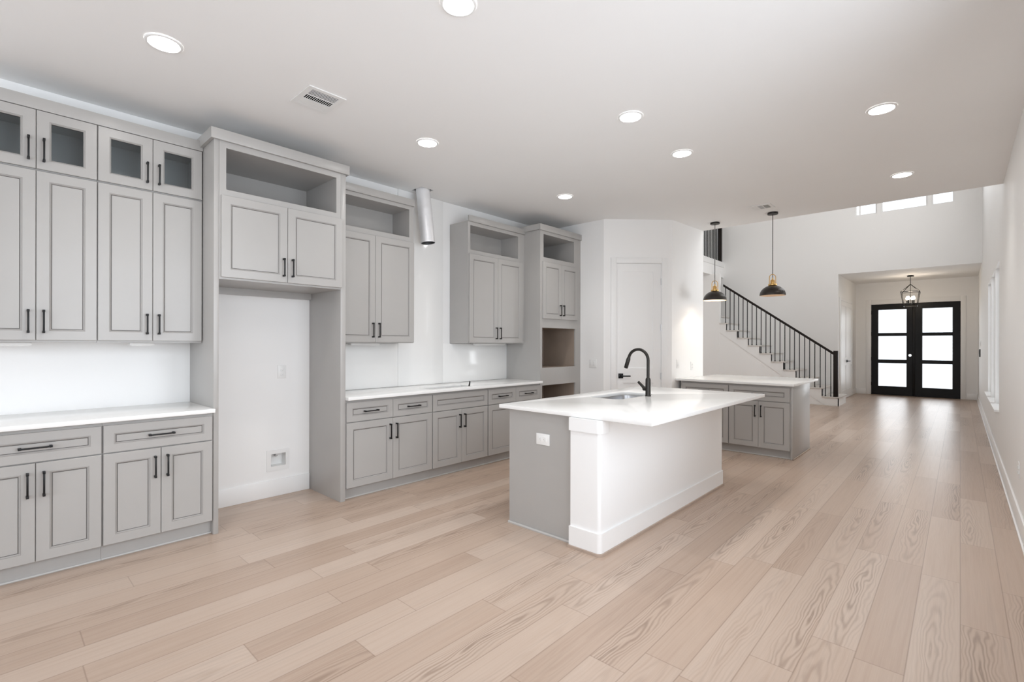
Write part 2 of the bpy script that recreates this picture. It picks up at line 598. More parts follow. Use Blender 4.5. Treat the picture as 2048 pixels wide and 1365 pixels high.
# baseboards ----------------------------------------------------------
BH = 0.145


def board(name, x0, x1, y0, y1, z0=0.0, z1=BH, m=None):
    return struct(MB().box(x0, x1, y0, y1, z0, z1, 0, 0.003).out(name, m or M_TRIM))


board('baseboard_alcove', XW, XW + 0.014, 1.143, 2.086, 0, 0.15)
board('baseboard_left', XW, XW + 0.014, YREAR + 0.015, -0.112)
board('baseboard_right', XR - 0.014, XR, YREAR, YFRONT)
struct(MB().box(XR - 0.027, XR - 0.014, YREAR, YFRONT, 0, 0.018, 0, 0.004).out('trim_1', M_TRIM))
board('baseboard_back', XFAR, -4.87, YBACK - 0.014, YBACK)
board('baseboard_front', XFOY, EX0 - 0.115, YFRONT - 0.014, YFRONT)
board('baseboard_front', EX1 + 0.115, XR - 0.014, YFRONT - 0.014, YFRONT)
board('baseboard_rear', XW, XR, YREAR, YREAR + 0.014)
board('baseboard_foyer', XFOY, XFOY + 0.014, 16.30, YFRONT - 0.015)
bb = MB()
bb.plate(rect(0, D0 - 0.085, 0, BH), [], 0, 0.014, PX)
bb.plate(rect(D1 + 0.085, plen, 0, BH), [], 0, 0.014, PX)
struct(bb.out('baseboard_pantry', M_TRIM))

# pantry door (door_1) -----------------------------------------------
dr = bpy.data.objects.new('door_1', None)
COL.objects.link(dr)
dr['kind'] = 'structure'
dr.matrix_world = PX @ Matrix.Rotation(0, 4, 'X')
# door-local: x along wall, y up, z outward
leaf = MB()
fx0, fx1 = D0 + 0.004, D1 - 0.004
pan = [rect(0.278, 0.690, 1.06, 2.385), rect(0.278, 0.690, 0.22, 0.855)]
leaf.plate(rect(fx0, fx1, 0.012, DH - 0.004), pan, -0.05, -0.015)
leaf.box(0.27, 0.70, 0.2, 2.40, -0.045, -0.026)
leaf.out('door_leaf', M_TRIM, dr)
cs = MB()
cs.box(D0 - 0.076, D0, 0, DH + 0.075, 0.0, 0.018, 0, 0.004)
cs.box(D1, D1 + 0.076, 0, DH + 0.075, 0.0, 0.018, 0, 0.004)
cs.box(D0, D1, DH, DH + 0.075, 0.0, 0.018, 0, 0.004)
cs.out('door_casing', M_TRIM, dr)
MB().box(D0, D0 + 0.003, 0, DH, -0.12, 0).box(D1 - 0.003, D1, 0, DH, -0.12, 0).box(D0, D1, DH - 0.003, DH, -0.12, 0).out('door_jamb', M_TRIM, dr)
h = MB()
h.box(0.207, 0.273, 0.920, 0.986, -0.015, -0.006, 0, 0.002)
h.tube([(0.24, 0.953, -0.008), (0.24, 0.953, 0.04)], 0.010, 12)
h.box(0.234, 0.362, 0.944, 0.961, 0.032, 0.044, 0, 0.002)
h.out('door_handle', M_BLACK, dr)
for zz in (0.25, 0.95, 1.62, 2.25):
    MB().tube([(D1 - 0.003, zz - 0.045, -0.008), (D1 - 0.003, zz + 0.045, -0.008)], 0.006, 8).out('door_hinge', M_STEEL, dr)

# front double door (door_2) --------------------------------------------
fd = bpy.data.objects.new('door_2', None)
COL.objects.link(fd)
fd['kind'] = 'structure'
fd.location = (0, YFRONT + 0.03, 0)
mid = -0.916
panes = {0: (-1.685, -1.070), 1: (-0.738, -0.143)}
rows = [(0.245, 0.885), (0.985, 1.635), (1.725, 2.370)]
for i in (0, 1):
    x0, x1 = (EX0 + 0.006, mid - 0.002) if i == 0 else (mid + 0.002, EX1 - 0.006)
    hs = [rect(panes[i][0], panes[i][1], a, b) for a, b in rows]
    if i == 0:
        hs.append([(-0.995 + 0.034 * math.cos(2 * PI * k / 20), 1.108 + 0.034 * math.sin(2 * PI * k / 20)) for k in range(20)])
    leaf = MB().plate(rect(x0, x1, 0.015, EH - 0.008), hs, 0, 0.045, XF_Y(0)).out('door_leaf', M_DOORBLK, fd)
    for a, b in rows:
        MB().box(panes[i][0], panes[i][1], 0.018, 0.026, a, b).out('pane', M_PANE, leaf)
    for zz in (0.3, 1.0, 1.7, 2.3):
        xx = EX0 + 0.004 if i == 0 else EX1 - 0.004
        MB().tube([(xx, -0.008, zz - 0.05), (xx, -0.008, zz + 0.05)], 0.010, 8).out('door_hinge', M_BLACK, leaf)
MB().box(mid - 0.03, mid + 0.03, -0.014, -0.001, 0.015, EH - 0.008, 0, 0.003).out('astragal', M_DOORBLK, fd)
MB().box(EX0, EX1, -0.03, 0.12, 0.0, 0.0145).out('threshold_light_stop', M_DOORBLK, fd)  # dark strip added to block outside light under the leaves
b = MB().box(EX0, EX0 + 0.02, 0.046, 0.06, 0, EH).box(EX1 - 0.02, EX1, 0.046, 0.06, 0, EH).box(EX0 + 0.02, EX1 - 0.02, 0.046, 0.06, EH - 0.03, EH).box(mid - 0.02, mid + 0.02, 0.046, 0.06, 0.0145, EH - 0.03)
b.out('door_light_stop', M_DOORBLK, fd)  # black strips added behind the leaf edges to block outside light
cs = MB()
cs.box(EX0 - 0.115, EX0, -0.05, -0.03, 0, EH + 0.13, 0, 0.004)
cs.box(EX1, EX1 + 0.10, -0.05, -0.03, 0, EH + 0.13, 0, 0.004)
cs.box(EX0, EX1, -0.05, -0.03, EH, EH + 0.13, 0, 0.004)
cs.out('door_casing', M_TRIM, fd)

# foyer closet doors (door_3) ---------------------------------------------
cd = bpy.data.objects.new('door_3', None)
COL.objects.link(cd)
cd['kind'] = 'structure'
cd.location = (XFOY, 0, 0)
for (a, b, hy, s) in ((14.47, 15.303, 15.235, -1), (15.307, 16.14, 15.375, 1)):
    leaf = MB().plate(rect(a, b, 0.01, 2.50), [rect(a + 0.12, b - 0.12, 1.06, 2.38), rect(a + 0.12, b - 0.12, 0.22, 0.86)], 0.002, 0.022, XF_X(0))
    leaf.box(0.001, 0.012, a + 0.05, b - 0.05, 0.1, 2.45)
    lo = leaf.out('door_leaf', M_TRIM, cd)
    hh = MB().box(0.022, 0.032, hy - 0.033, hy + 0.033, 0.93, 0.996, 0, 0.002)
    hh.tube([(0.03, hy, 0.963), (0.075, hy, 0.963)], 0.010, 10)
    hh.box(0.064, 0.078, hy, hy + s * 0.12, 0.954, 0.972, 0, 0.002)
    hh.out('door_handle', M_BLACK, lo)
cs = MB().box(0, 0.02, 14.39, 14.465, 0, 2.58, 0, 0.004).box(0, 0.02, 16.145, 16.22, 0, 2.58, 0, 0.004).box(0, 0.02, 14.465, 16.145, 2.505, 2.58, 0, 0.004)
cs.out('door_casing', M_TRIM, cd)

# ------------------------------------------------------------------ cabinet kit
# cabinet-local space: x to the right along the face, y into the cabinet, z up; the box front is y = 0
CABM = [M_CAB, M_GLAZE, M_BEAD]
TH = 0.02


def panel_door(x0, x1, z0, z1, frame=0.058, glass=False):
    """door or drawer front with a beaded, glazed recess"""
    b = MB()
    f = frame
    prof = [(0.0, 0.0, 0), (0.0, -TH + 0.002, 0), (0.002, -TH, 0), (f, -TH, 2), (f + 0.0010, -TH + 0.0015, 2), (f + 0.0022, -TH + 0.0015, 0),
            (f + 0.004, -TH, 2), (f + 0.0095, -TH + 0.004, 2), (f + 0.0105, -TH + 0.0075, 1), (f + 0.0128, -TH + 0.0075, 1), (f + 0.0138, -TH + 0.0055, 0)]
    if glass:
        prof = prof[:9] + [(f + 0.0105, 0.0, 2)]
    rings = []
    for (d, y, mi) in prof:
        rings.append([b.bm.verts.new(p) for p in ((x0 + d, y, z0 + d), (x1 - d, y, z0 + d), (x1 - d, y, z1 - d), (x0 + d, y, z1 - d))])
    for i in range(len(rings) - 1):
        for k in range(4):
            q = b.bm.faces.new((rings[i][k], rings[i][(k + 1) % 4], rings[i + 1][(k + 1) % 4], rings[i + 1][k]))
            q.material_index = prof[i][2]
    if glass:
        for k in range(4):
            b.bm.faces.new((rings[-1][k], rings[-1][(k + 1) % 4], rings[0][(k + 1) % 4], rings[0][k]))
    else:
        b.bm.faces.new(rings[-1])
        b.bm.faces.new(rings[0][::-1])
    return b


def pull(cx, cz, vertical, L=0.145, y=-TH):
    """black bar pull with square feet and thicker ends"""
    b = MB()
    hl = L / 2

    def P(s, d, w0, w1, t):      # along, depth range
        if vertical:
            b.box(cx - t, cx + t, y - w1, y - w0, cz + s - d, cz + s + d, 0, 0.0012)
        else:
            b.box(cx + s - d, cx + s + d, y - w1, y - w0, cz - t, cz + t, 0, 0.0012)
    for s in (-hl + 0.007, hl - 0.007):
        P(s, 0.007, 0.0, 0.033, 0.0062)
    P(0, hl - 0.012, 0.0235, 0.0325, 0.0048)
    return b


def add_door(root, x0, x1, z0, z1, hside, hpos, glass=False, frame=0.058, kind='door'):
    d = panel_door(x0, x1, z0, z1, frame, glass).out(kind, CABM, root, 20)
    if glass:
        MB().box(x0 + frame + 0.008, x1 - frame - 0.008, -0.011, -0.007, z0 + frame + 0.008, z1 - frame - 0.008).out('glass_pane', M_GLASS, d)
    if hside is not None:
        cx = (x1 - 0.033) if hside == 'r' else (x0 + 0.033)
        cz = (z1 - 0.05 - 0.0725) if hpos == 'top' else (z0 + 0.045 + 0.0725)
        pull(cx, cz, True).out('handle', M_BLACK, d)
    return d


def add_drawer(root, x0, x1, z0, z1, handle=True, frame=0.052):
    d = panel_door(x0, x1, z0, z1, frame).out('drawer', CABM, root, 20)
    if handle:
        pull((x0 + x1) / 2, (z0 + z1) / 2, False).out('handle', M_BLACK, d)
    return d


G = 0.0015      # half the gap between fronts
ROTK = PI / 2   # kitchen-wall cabinets face +x


def base_cabinet(label, loc, rotz, width, drawers, doors, depth=0.58, group=None, open_top=False):
    """drawers: list of (x0, x1, has_handle); doors: list of (x0, x1, handle side)"""
    r = thing('base_cabinet', label, 'cabinet', loc, rotz, group)
    b = MB()
    if open_top:
        b.box(0.0005, width - 0.0005, 0.0, depth, 0.10, 0.70)
        b.plate(rect(0.0005, width - 0.0005, 0.0, depth), [rect(0.02, width - 0.02, 0.02, depth - 0.02)], 0.70, 0.884)
    else:
        b.box(0.0005, width - 0.0005, 0.0, depth, 0.10, 0.884)
    b.out('body', M_CAB, r)
    MB().box(0.0005, width - 0.0005, 0.042, 0.06, 0.0, 0.10).out('toe_kick', M_CAB, r)
    sm = MB()
    sm.tube([(0.001, 0.036, 0.006), (width - 0.001, 0.036, 0.006)], 0.0062, 8)
    sm.box(0.001, width - 0.001, 0.033, 0.042, 0.0, 0.011)
    sm.out('shoe_moulding', M_GSHOE, r)
    for (a, b, hd) in drawers:
        add_drawer(r, a + G, b - G, 0.689, 0.862, hd)
    for (a, b, hs) in doors:
        add_door(r, a + G, b - G, 0.106, 0.682, hs, 'top')
    return r


XB = -3.975       # front of the kitchen-wall base boxes
XU = -4.24        # front of the wall cabinet boxes
gB = 'grey base cabinets along the kitchen wall'
base_cabinet('grey base cabinet cut off by the left edge, one drawer over two doors', (XB, -0.11, 0), ROTK, 0.600,
             [(0.0, 0.597, True)], [(0, 0.3, 'r'), (0.3, 0.597, 'l')], group=gB)
base_cabinet('grey base cabinet beside the left refrigerator panel, one drawer over two doors', (XB, 0.49, 0), ROTK, 0.618,
             [(0.003, 0.611, True)], [(0.003, 0.305, 'r'), (0.305, 0.611, 'l')], group=gB)
base_cabinet('grey base cabinet right of the refrigerator niche, two drawers over two doors', (XB, 2.135, 0), ROTK, 0.952,
             [(0.006, 0.480, True), (0.480, 0.949, True)], [(0.006, 0.480, 'r'), (0.480, 0.949, 'l')], group=gB)
base_cabinet('grey base cabinet under the cooktop cut-out with a plain false drawer front', (XB, 3.087, 0), ROTK, 0.795,
             [(0.003, 0.788, False)], [(0.003, 0.395, 'r'), (0.395, 0.788, 'l')], group=gB, open_top=True)
base_cabinet('grey base cabinet partly behind the island, beside the oven tower', (XB, 3.882, 0), ROTK, 0.936,
             [(0.003, 0.470, True), (0.470, 0.930, True)], [(0.003, 0.470, 'r'), (0.470, 0.930, 'l')], group=gB)


# worktops -------------------------------------------------------------
def worktop(label, outer, holes, group=None, zt=0.915, zb=0.886):
    b = MB().plate(outer, holes, zb, zt)
    es = [e for e in b.bm.edges if len(e.link_faces) == 2 and e.calc_face_angle(0) > 1.0 and abs(e.verts[0].co.z - e.verts[1].co.z) < 1e-6]
    bmesh.ops.bevel(b.bm, geom=es, offset=0.003, segments=2, affect='EDGES', profile=0.5)
    o = b.out('worktop', M_QUARTZ)
    tag(o, label, 'worktop', group)
    return o


gW = 'white quartz worktops'
worktop('white quartz worktop running out of the left edge to the refrigerator panel', rect(XW + 0.001, -3.92, -0.11, 1.108), [], gW)
worktop('white quartz worktop with the cooktop cut-out, along the backsplash wall', rect(XW + 0.02, -3.915, 2.136, 4.818),
        [rect(-4.25, -4.03, 3.12, 3.72)], gW)

# backsplash slabs ------------------------------------------------------
o = MB().box(XW + 0.001, XW + 0.02, 3.072, 3.70, 0.916, 3.098, 0, 0.002).out('backsplash', M_SLAB)
tag(o, 'glossy white slab full height behind the foil duct', 'backsplash', 'white backsplash slabs')
o = MB().box(XW + 0.001, XW + 0.019, 2.137, 3.0695, 0.916, 1.39, 0, 0.002).out('backsplash', M_SLAB)
tag(o, 'white slab between worktop and wall cabinet next to the refrigerator niche', 'backsplash', 'white backsplash slabs')
o = MB().box(XW + 0.001, XW + 0.019, 3.7025, 4.817, 0.916, 1.39, 0, 0.002).out('backsplash', M_SLAB)
tag(o, 'white slab between worktop and wall cabinet next to the oven tower', 'backsplash', 'white backsplash slabs')


# wall cabinets -----------------------------------------------------------
def hollow(b, x0, x1, y0, y1, z0, z1, t=0.018, mi=0):
    """open-fronted carcass (front at y0)"""
    b.box(x0, x0 + t, y0, y1, z0, z1, mi)
    b.box(x1 - t, x1, y0, y1, z0, z1, mi)
    b.box(x0 + t, x1 - t, y0, y1, z0, z0 + t, mi)
    b.box(x0 + t, x1 - t, y0, y1, z1 - t, z1, mi)
    b.box(x0 + t, x1 - t, y1 - t, y1, z0 + t, z1 - t, mi)
    return b


UD = XU - XW - 0.002
gU = 'tall grey wall cabinets left of the refrigerator niche'
for (lab, y0, w, drs) in (('tall grey wall cabinet cut off by the left edge', -0.11, 0.603, [(0, 0.3125, 'r'), (0.3125, 0.6035, 'l')]),
                          ('tall grey wall cabinet against the refrigerator surround', 0.4935, 0.6125, [(0.003, 0.3035, 'r'), (0.3035, 0.609, 'l')])):
    r = thing('wall_cabinet', lab, 'cabinet', (XU, y0, 1.389), ROTK, gU)
    MB().box(0.0005, w - 0.0005, 0, UD, 0, 1.076).out('body', M_CAB, r)
    for (a, b, hs) in drs:
        add_door(r, a + G, b - G, 0.013, 1.070, hs, 'bottom')
gG = 'small glass door cabinets on top'
for (lab, y0, w, drs) in (('glass-fronted top cabinet cut off by the left edge', -0.11, 0.603, [(0, 0.3125, 'r'), (0.3125, 0.6035, 'l')]),
                          ('glass-fronted top cabinet against the refrigerator surround', 0.4935, 0.6125, [(0.003, 0.3035, 'r'), (0.3035, 0.609, 'l')])):
    r = thing('glass_cabinet', lab, 'cabinet', (XU, y0, 2.466), ROTK, gG)
    b = hollow(MB(), 0.0005, w - 0.0005, 0.0, UD, 0.0, 0.374)
    b.box(w / 2 - 0.02, w / 2 + 0.02, 0.0, 0.018, 0.018, 0.356)
    b.out('body', M_CAB, r)
    for (a, b2, hs) in drs:
        add_door(r, a + G, b2 - G, 0.006, 0.371, hs, 'bottom', glass=True)
b = MB().box(XU - 0.02, XU + 0.022, -0.11, 1.107, 2.841, 2.917, 0, 0.002)
o = b.out('crown_moulding', M_CAB)
tag(o, 'flat grey crown board over the glass-fronted cabinets', 'moulding')


def frame_front(b, x0, x1, z0, z1, openings, y0=0.0, t=0.02):
    """face frame with openings, front face at y0"""
    xf = Matrix(((1, 0, 0, 0), (0, 0, 1, y0), (0, 1, 0, 0), (0, 0, 0, 1)))
    b.plate(rect(x0, x1, z0, z1), [rect(*q) for q in openings], 0, t, xf)
    return b


# refrigerator surround
r = thing('refrigerator_surround', 'grey refrigerator surround with empty white niche, two doors and open shelf', 'cabinet', (-3.964, 1.1085, 0), ROTK)
DP = -3.964 - XW - 0.002
Wd = 1.025
MB().box(0, 0.033, 0, DP, 0, 2.87, 0, 0.001).out('side_panel', M_CAB, r)
MB().box(0.979, Wd, 0, DP, 0, 2.87, 0, 0.001).out('side_panel', M_CAB, r)
b = MB()
frame_front(b, 0.034, 0.978, 1.856, 2.87, [(0.080, 0.937, 2.517, 2.822)])
b.box(0.034, 0.978, 0.02, DP, 1.856, 1.874)                       # underside
b.box(0.034, 0.978, 0.02, DP, 2.495, 2.513)                       # shelf floor
b.box(0.034, 0.978, 0.02, DP, 2.826, 2.844)                       # shelf roof
b.box(0.034, 0.978, DP - 0.018, DP, 2.513, 2.826)                 # back
b.box(0.060, 0.078, 0.02, DP - 0.018, 2.513, 2.826)
b.box(0.939, 0.957, 0.02, DP - 0.018, 2.513, 2.826)
b.box(0.034, 0.978, DP - 0.04, DP, 1.80, 1.856)                   # rear cleat
b.out('upper_box', M_CAB, r)
add_door(r, 0.045, 0.5165, 1.871, 2.469, 'r', 'bottom')
add_door(r, 0.5195, 0.984, 1.871, 2.469, 'l', 'bottom')
b = MB()
b.box(-0.024, Wd + 0.024, -0.024, 0, 2.867, 2.945, 0, 0.002)
b.box(-0.024, -0.001, 0, DP, 2.867, 2.945).box(Wd + 0.001, Wd + 0.024, 0, 0.245, 2.867, 2.945)
b.box(-0.001, Wd + 0.001, 0, DP, 2.871, 2.89)
b.out('crown', M_CAB, r)


def open_shelf_cabinet(label, y0, width, drs, opening, group):
    r = thing('wall_cabinet', label, 'cabinet', (XU, y0, 0), ROTK, group)
    b = MB()
    frame_front(b, 0, width, 2.45, 2.84, [opening])
    hollow(b, opening[0] - 0.019, opening[1] + 0.019, 0.021, UD, opening[2] - 0.019, opening[3] + 0.019)
    b.box(0, width, 0.0, UD, 1.393, 2.4495)
    b.box(0, opening[0] - 0.02, 0.021, UD, 2.4497, 2.84).box(opening[1] + 0.02, width, 0.021, UD, 2.4497, 2.84)
    b.box(opening[0] - 0.0195, opening[1] + 0.0195, 0.021, UD, opening[3] + 0.0195, 2.84)
    b.out('body', M_CAB, r)
    for (a, c, hs) in drs:
        add_door(r, a + G, c - G, 1.401, 2.450, hs, 'bottom')
    MB().box(0, width, -0.022, 0.0, 2.832, 2.902, 0, 0.002).out('crown', M_CAB, r)
    return r


gO = 'grey wall cabinets with an open top shelf'
open_shelf_cabinet('grey wall cabinet with open top shelf, left of the foil duct', 2.135, 0.917,
                   [(0.008, 0.453, 'r'), (0.453, 0.913, 'l')], (0.045, 0.862, 2.503, 2.795), gO)
open_shelf_cabinet('grey wall cabinet with open top shelf, right of the foil duct', 3.822, 0.996,
                   [(0.010, 0.486, 'r'), (0.486, 0.946, 'l')], (0.036, 0.878, 2.500, 2.79), gO)

# oven tower
r = thing('oven_tower', 'tall grey oven tower with empty appliance openings beside the pantry wall', 'cabinet', (-3.964, 4.8185, 0), ROTK)
TW = 0.90
b = MB()
ops = [(0.068, 0.742, 2.517, 2.815), (0.044, 0.775, 1.079, 1.60), (0.044, 0.775, 0.36, 0.85)]
frame_front(b, 0, TW, 0.0, 2.862, ops)
b.box(0, 0.02, 0.0205, DP, 0, 2.862).box(TW - 0.02, TW, 0.0205, DP, 0, 2.862)
b.box(0.0205, TW - 0.0205, DP - 0.018, DP, 0, 2.862)
b.box(0.0205, TW - 0.0205, 0.0205, DP - 0.0185, 2.842, 2.862)
b.out('body', M_CAB, r)
b = MB()
for (a, c, z0, z1) in ops[1:]:
    hollow(b, a - 0.018, c + 0.018, 0.021, DP - 0.02, z0 - 0.018, z1 + 0.018)
b.out('niche', M_CARC, r)
hollow(MB(), 0.05, 0.76, 0.021, DP - 0.02, 2.499, 2.833).out('shelf_box', M_CAB, r)
add_door(r, 0.042, 0.432, 1.720, 2.455, 'r', 'bottom')
add_door(r, 0.435, 0.808, 1.720, 2.455, 'l', 'bottom')
add_drawer(r, 0.03, 0.79, 0.115, 0.335, True)
b = MB()
b.box(-0.022, TW, -0.022, 0, 2.858, 2.936, 0, 0.002)
b.box(-0.022, -0.001, 0, DP, 2.863, 2.936)
b.box(0, TW, 0, DP, 2.863, 2.88)
b.out('crown', M_CAB, r)

# under-cabinet lights
gL = 'white light strips under the wall cabinets'
for (lab, y0, y1, x, z) in (('white light strip under the cabinet cut off by the left edge', 0.0, 0.19, -4.36, 1.389),
                            ('short white light strip under the cabinet by the refrigerator surround', 0.685, 0.83, -4.36, 1.389),
                            ('white light strip under the cabinet left of the duct', 2.42, 2.74, -4.42, 1.393),
                            ('white light strip under the cabinet right of the duct', 4.10, 4.62, -4.42, 1.393)):
    r = thing('under_cabinet_light', lab, 'light', (x, y0, z), 0, gL)
    MB().box(-0.03, 0.03, 0, y1 - y0, -0.02, -0.0005, 0, 0.003).out('housing', M_PLAST, r)
    MB().box(-0.02, 0.02, 0.012, y1 - y0 - 0.012, -0.024, -0.0201, 0, 0.001).out('lens', M_PLAST, r)

# ------------------------------------------------------------------ kitchen island
IX0, IXK, IX1 = -2.568, -1.955, -1.722
IY0, IY1 = 2.752, 4.93
r = thing('kitchen_island', 'kitchen island base with grey cabinet end and white knee wall', 'island', (-2.1, 2.75, 0))
off = (2.1, -2.75)


def ibox(b, x0, x1, y0, y1, z0, z1, bev=0.0, mi=0):
    return b.box(x0 + off[0], x1 + off[0], y0 + off[1], y1 + off[1], z0, z1, mi, bev)


b = ibox(MB(), IX0, IXK, IY0, IY1 - 0.03, 0.0, 0.66)
b.plate([(p[0] + off[0], p[1] + off[1]) for p in rect(IX0, IXK, IY0, IY1 - 0.03)], [[(p[0] + off[0], p[1] + off[1]) for p in rect(-2.49, -2.065, 3.57, 4.34)]], 0.66, 0.884)
b.out('cabinet_body', M_CAB, r)
b = MB()
ibox(b, IX0 - 0.012, IX0 + 0.02, IY0, IY0 + 0.03, 0, 0.0)if False else None
b.tube([(IX0 + off[0] - 0.004, IY0 + off[1] - 0.005, 0.008), (IXK + off[0] + 0.005, IY0 + off[1] - 0.005, 0.008)], 0.009, 8)
ibox(b, IX0 - 0.004, IXK + 0.005, IY0 - 0.012, IY0 - 0.0005, 0, 0.009)
b.out('shoe_moulding', M_GSHOE, r)


def knee(z0, z1, grow, rad, y0=2.706, x0=IXK, x1=IX1, y1=IY1):
    """knee wall outline with rounded outer corners, optionally grown outward"""
    X0, X1, Y0, Y1 = x0 - grow * 0.3, x1 + grow, y0 - grow, y1 + grow * 0.3
    pts = [(X0, Y0)]
    for (cx, cy, a0) in ((X1 - rad, Y0 + rad, -PI / 2), (X1 - rad, Y1 - rad, 0)):
        for k in range(7):
            a = a0 + PI / 2 * k / 6
            pts.append((cx + rad * math.cos(a), cy + rad * math.sin(a)))
    pts.append((X0, Y1))
    return [(p[0] + off[0], p[1] + off[1]) for p in pts]


MB().plate(knee(0, 0, 0, 0.022), [], 0, 0.884).out('knee_wall', M_KNEE, r)
b = MB().plate(knee(0, 0, 0.013, 0.030), [], 0.012, 0.145)
b.out('baseboard', M_TRIM, r)
b = MB().plate(knee(0, 0, 0.024, 0.034), [], 0.0, 0.018)
b.out('shoe_moulding', M_SHOE, r)
# cap block at the near corner
pts = []
for (x, y) in knee(0, 0, 0.014, 0.030, y1=2.82):
    pts.append((x, y))
b = MB().plate(pts, [], 0.797, 0.8845)
b.out('cap_block', M_TRIM, r)

worktop('large white quartz island worktop with sink opening', rect(-2.645, -1.362, 2.715, 5.02), [rrect(-2.44, -2.115, 3.63, 4.28, 0.075)], gW)

# undermount sink
r = thing('sink', 'stainless steel undermount sink set into the island worktop', 'sink', (-2.2775, 3.955, 0.70))
b = MB()
lo = []
for (gx, z, rd) in ((0.013, 0.1855, 0.085), (0.004, 0.1855, 0.078), (0.0, 0.17, 0.075), (-0.004, 0.03, 0.07), (-0.02, 0.008, 0.06), (-0.05, 0.0, 0.05)):
    lo.append([b.bm.verts.new((p[0], p[1], z)) for p in rrect(-0.1625 - gx, 0.1625 + gx, -0.325 - gx, 0.325 + gx, rd, 6)])
for i in range(len(lo) - 1):
    n = len(lo[i])
    for k in range(n):
        f = b.bm.faces.new((lo[i][k], lo[i][(k + 1) % n], lo[i + 1][(k + 1) % n], lo[i + 1][k]))
        f.smooth = True
b.bm.faces.new(lo[-1])
b.out('bowl', M_STEEL, r, 60)
MB().lathe([(0, 0.003), (0.03, 0.003), (0.044, 0.005), (0.045, 0.001)], 24).out('drain', M_STEEL, r)

# faucet
r = thing('faucet', 'matte black gooseneck pull-down faucet beside the island sink', 'faucet', (-2.071, 4.054, 0.915))
MB().lathe([(0, 0), (0.027, 0), (0.027, 0.006), (0.0235, 0.010), (0.0225, 0.150), (0.0175, 0.166), (0.0, 0.166)], 28).out('body', M_BRONZE, r)
R_ = 0.098
pts = [(0, 0, 0.16), (0, 0, 0.24), (0, 0, 0.325)]
for k in range(1, 17):
    a = PI * 0.93 * k / 16
    pts.append((-R_ + R_ * math.cos(a), 0, 0.325 + R_ * math.sin(a)))
MB().tube(pts, 0.0135, 16).out('spout', M_BRONZE, r)
e = Vector(pts[-1])
d = (Vector(pts[-1]) - Vector(pts[-2])).normalized()
MB().tube([e - d * 0.004, e + d * 0.006, e + d * 0.018, e + d * 0.05, e + d * 0.10, e + d * 0.104], [0.0135, 0.0165, 0.019, 0.0185, 0.0185, 0.016], 20).out('spray_head', M_BRONZE, r)
b = MB()
b.tube([(-0.012, 0, 0.066), (-0.045, 0, 0.068)], [0.019, 0.020], 18)
b.tube([(-0.036, 0, 0.066), (-0.052, 0, 0.085), (-0.097, 0, 0.126)], [0.016, 0.013, 0.0115], 16)
b.out('lever', M_BRONZE, r)


# outlets and switches --------------------------------------------------------
def wall_plate(name, label, cat, o, xd, nd, w, h, slots, group=None, vertical=True, m=None):
    """cover plate centred at o; xd right, nd outward; slots: 'outlet', 'switch2', 'blank'"""
    r = thing(name, label, cat, (0, 0, 0), 0, group)
    r.matrix_world = Matrix(((xd.x, -nd.x, 0, o.x), (xd.y, -nd.y, 0, o.y), (0, 0, 1, o.z), (0, 0, 0, 1)))
    MB().box(-w / 2, w / 2, -0.006, -0.0003, -h / 2, h / 2, 0, 0.002).out('cover_plate', m or M_PLAST, r)
    if slots == 'outlet':
        for s in (-1, 1):
            b = MB()
            if vertical:
                b.lathe([(0, 0), (0.0001, 0)], 6)if False else None
                b.box(-0.017, 0.017, -0.0085, -0.0061, s * 0.0195 - 0.0135, s * 0.0195 + 0.0135, 0, 0.003)
                b.box(-0.008, -0.0062, -0.0092, -0.0086, s * 0.0195 - 0.001, s * 0.0195 + 0.007, 1)
                b.box(0.0062, 0.008, -0.0092, -0.0086, s * 0.0195 - 0.001, s * 0.0195 + 0.007, 1)
                b.box(-0.002, 0.002, -0.0092, -0.0086, s * 0.0195 - 0.009, s * 0.0195 - 0.005, 1)
            else:
                b.box(s * 0.0195 - 0.0135, s * 0.0195 + 0.0135, -0.0085, -0.0061, -0.017, 0.017, 0, 0.003)
                b.box(s * 0.0195 - 0.001, s * 0.0195 + 0.007, -0.0092, -0.0086, -0.008, -0.0062, 1)
                b.box(s * 0.0195 - 0.001, s * 0.0195 + 0.007, -0.0092, -0.0086, 0.0062, 0.008, 1)
                b.box(s * 0.0195 - 0.009, s * 0.0195 - 0.005, -0.0092, -0.0086, -0.002, 0.002, 1)
            b.out('socket', [M_PLAST, M_STEEL], r)
    elif slots == 'switch2':
        for s in (-1, 1):
            MB().box(s * 0.023 - 0.016, s * 0.023 + 0.016, -0.010, -0.0061, -0.033, 0.033, 0, 0.002).out('rocker', M_PLAST, r)
    elif slots == 'switch1':
        MB().box(-0.016, 0.016, -0.010, -0.0061, -0.033, 0.033, 0, 0.002).out('rocker', M_PLAST, r)
    return r


VX, VY, VN = Vector((1, 0, 0)), Vector((0, 1, 0)), Vector((0, -1, 0))
wall_plate('outlet', 'white outlet mounted sideways on the grey end of the island', 'outlet', Vector((-2.232, IY0, 0.689)), VX, VN, 0.124, 0.082, 'outlet', vertical=False)
wall_plate('outlet', 'white outlet on the wall inside the refrigerator niche', 'outlet', Vector((XW, 1.832, 1.126)), VY, VX, 0.075, 0.120, 'outlet')
wall_plate('light_switch', 'white double rocker switch on the short pantry wall by the oven tower', 'switch', Vector((-3.752, 5.72, 1.12)), VX, VN, 0.118, 0.120, 'switch2')
wall_plate('light_switch', 'white switch on the pantry side wall above the far worktop', 'switch', PB + qdir * 0.17 + Vector((0, 0, 1.115)), qdir, qnorm, 0.075, 0.12, 'switch1')
wall_plate('outlet', 'white outlet on the pantry side wall under the light pool', 'outlet', PB + qdir * 0.58 + Vector((0, 0, 1.075)), qdir, qnorm, 0.075, 0.12, 'outlet')
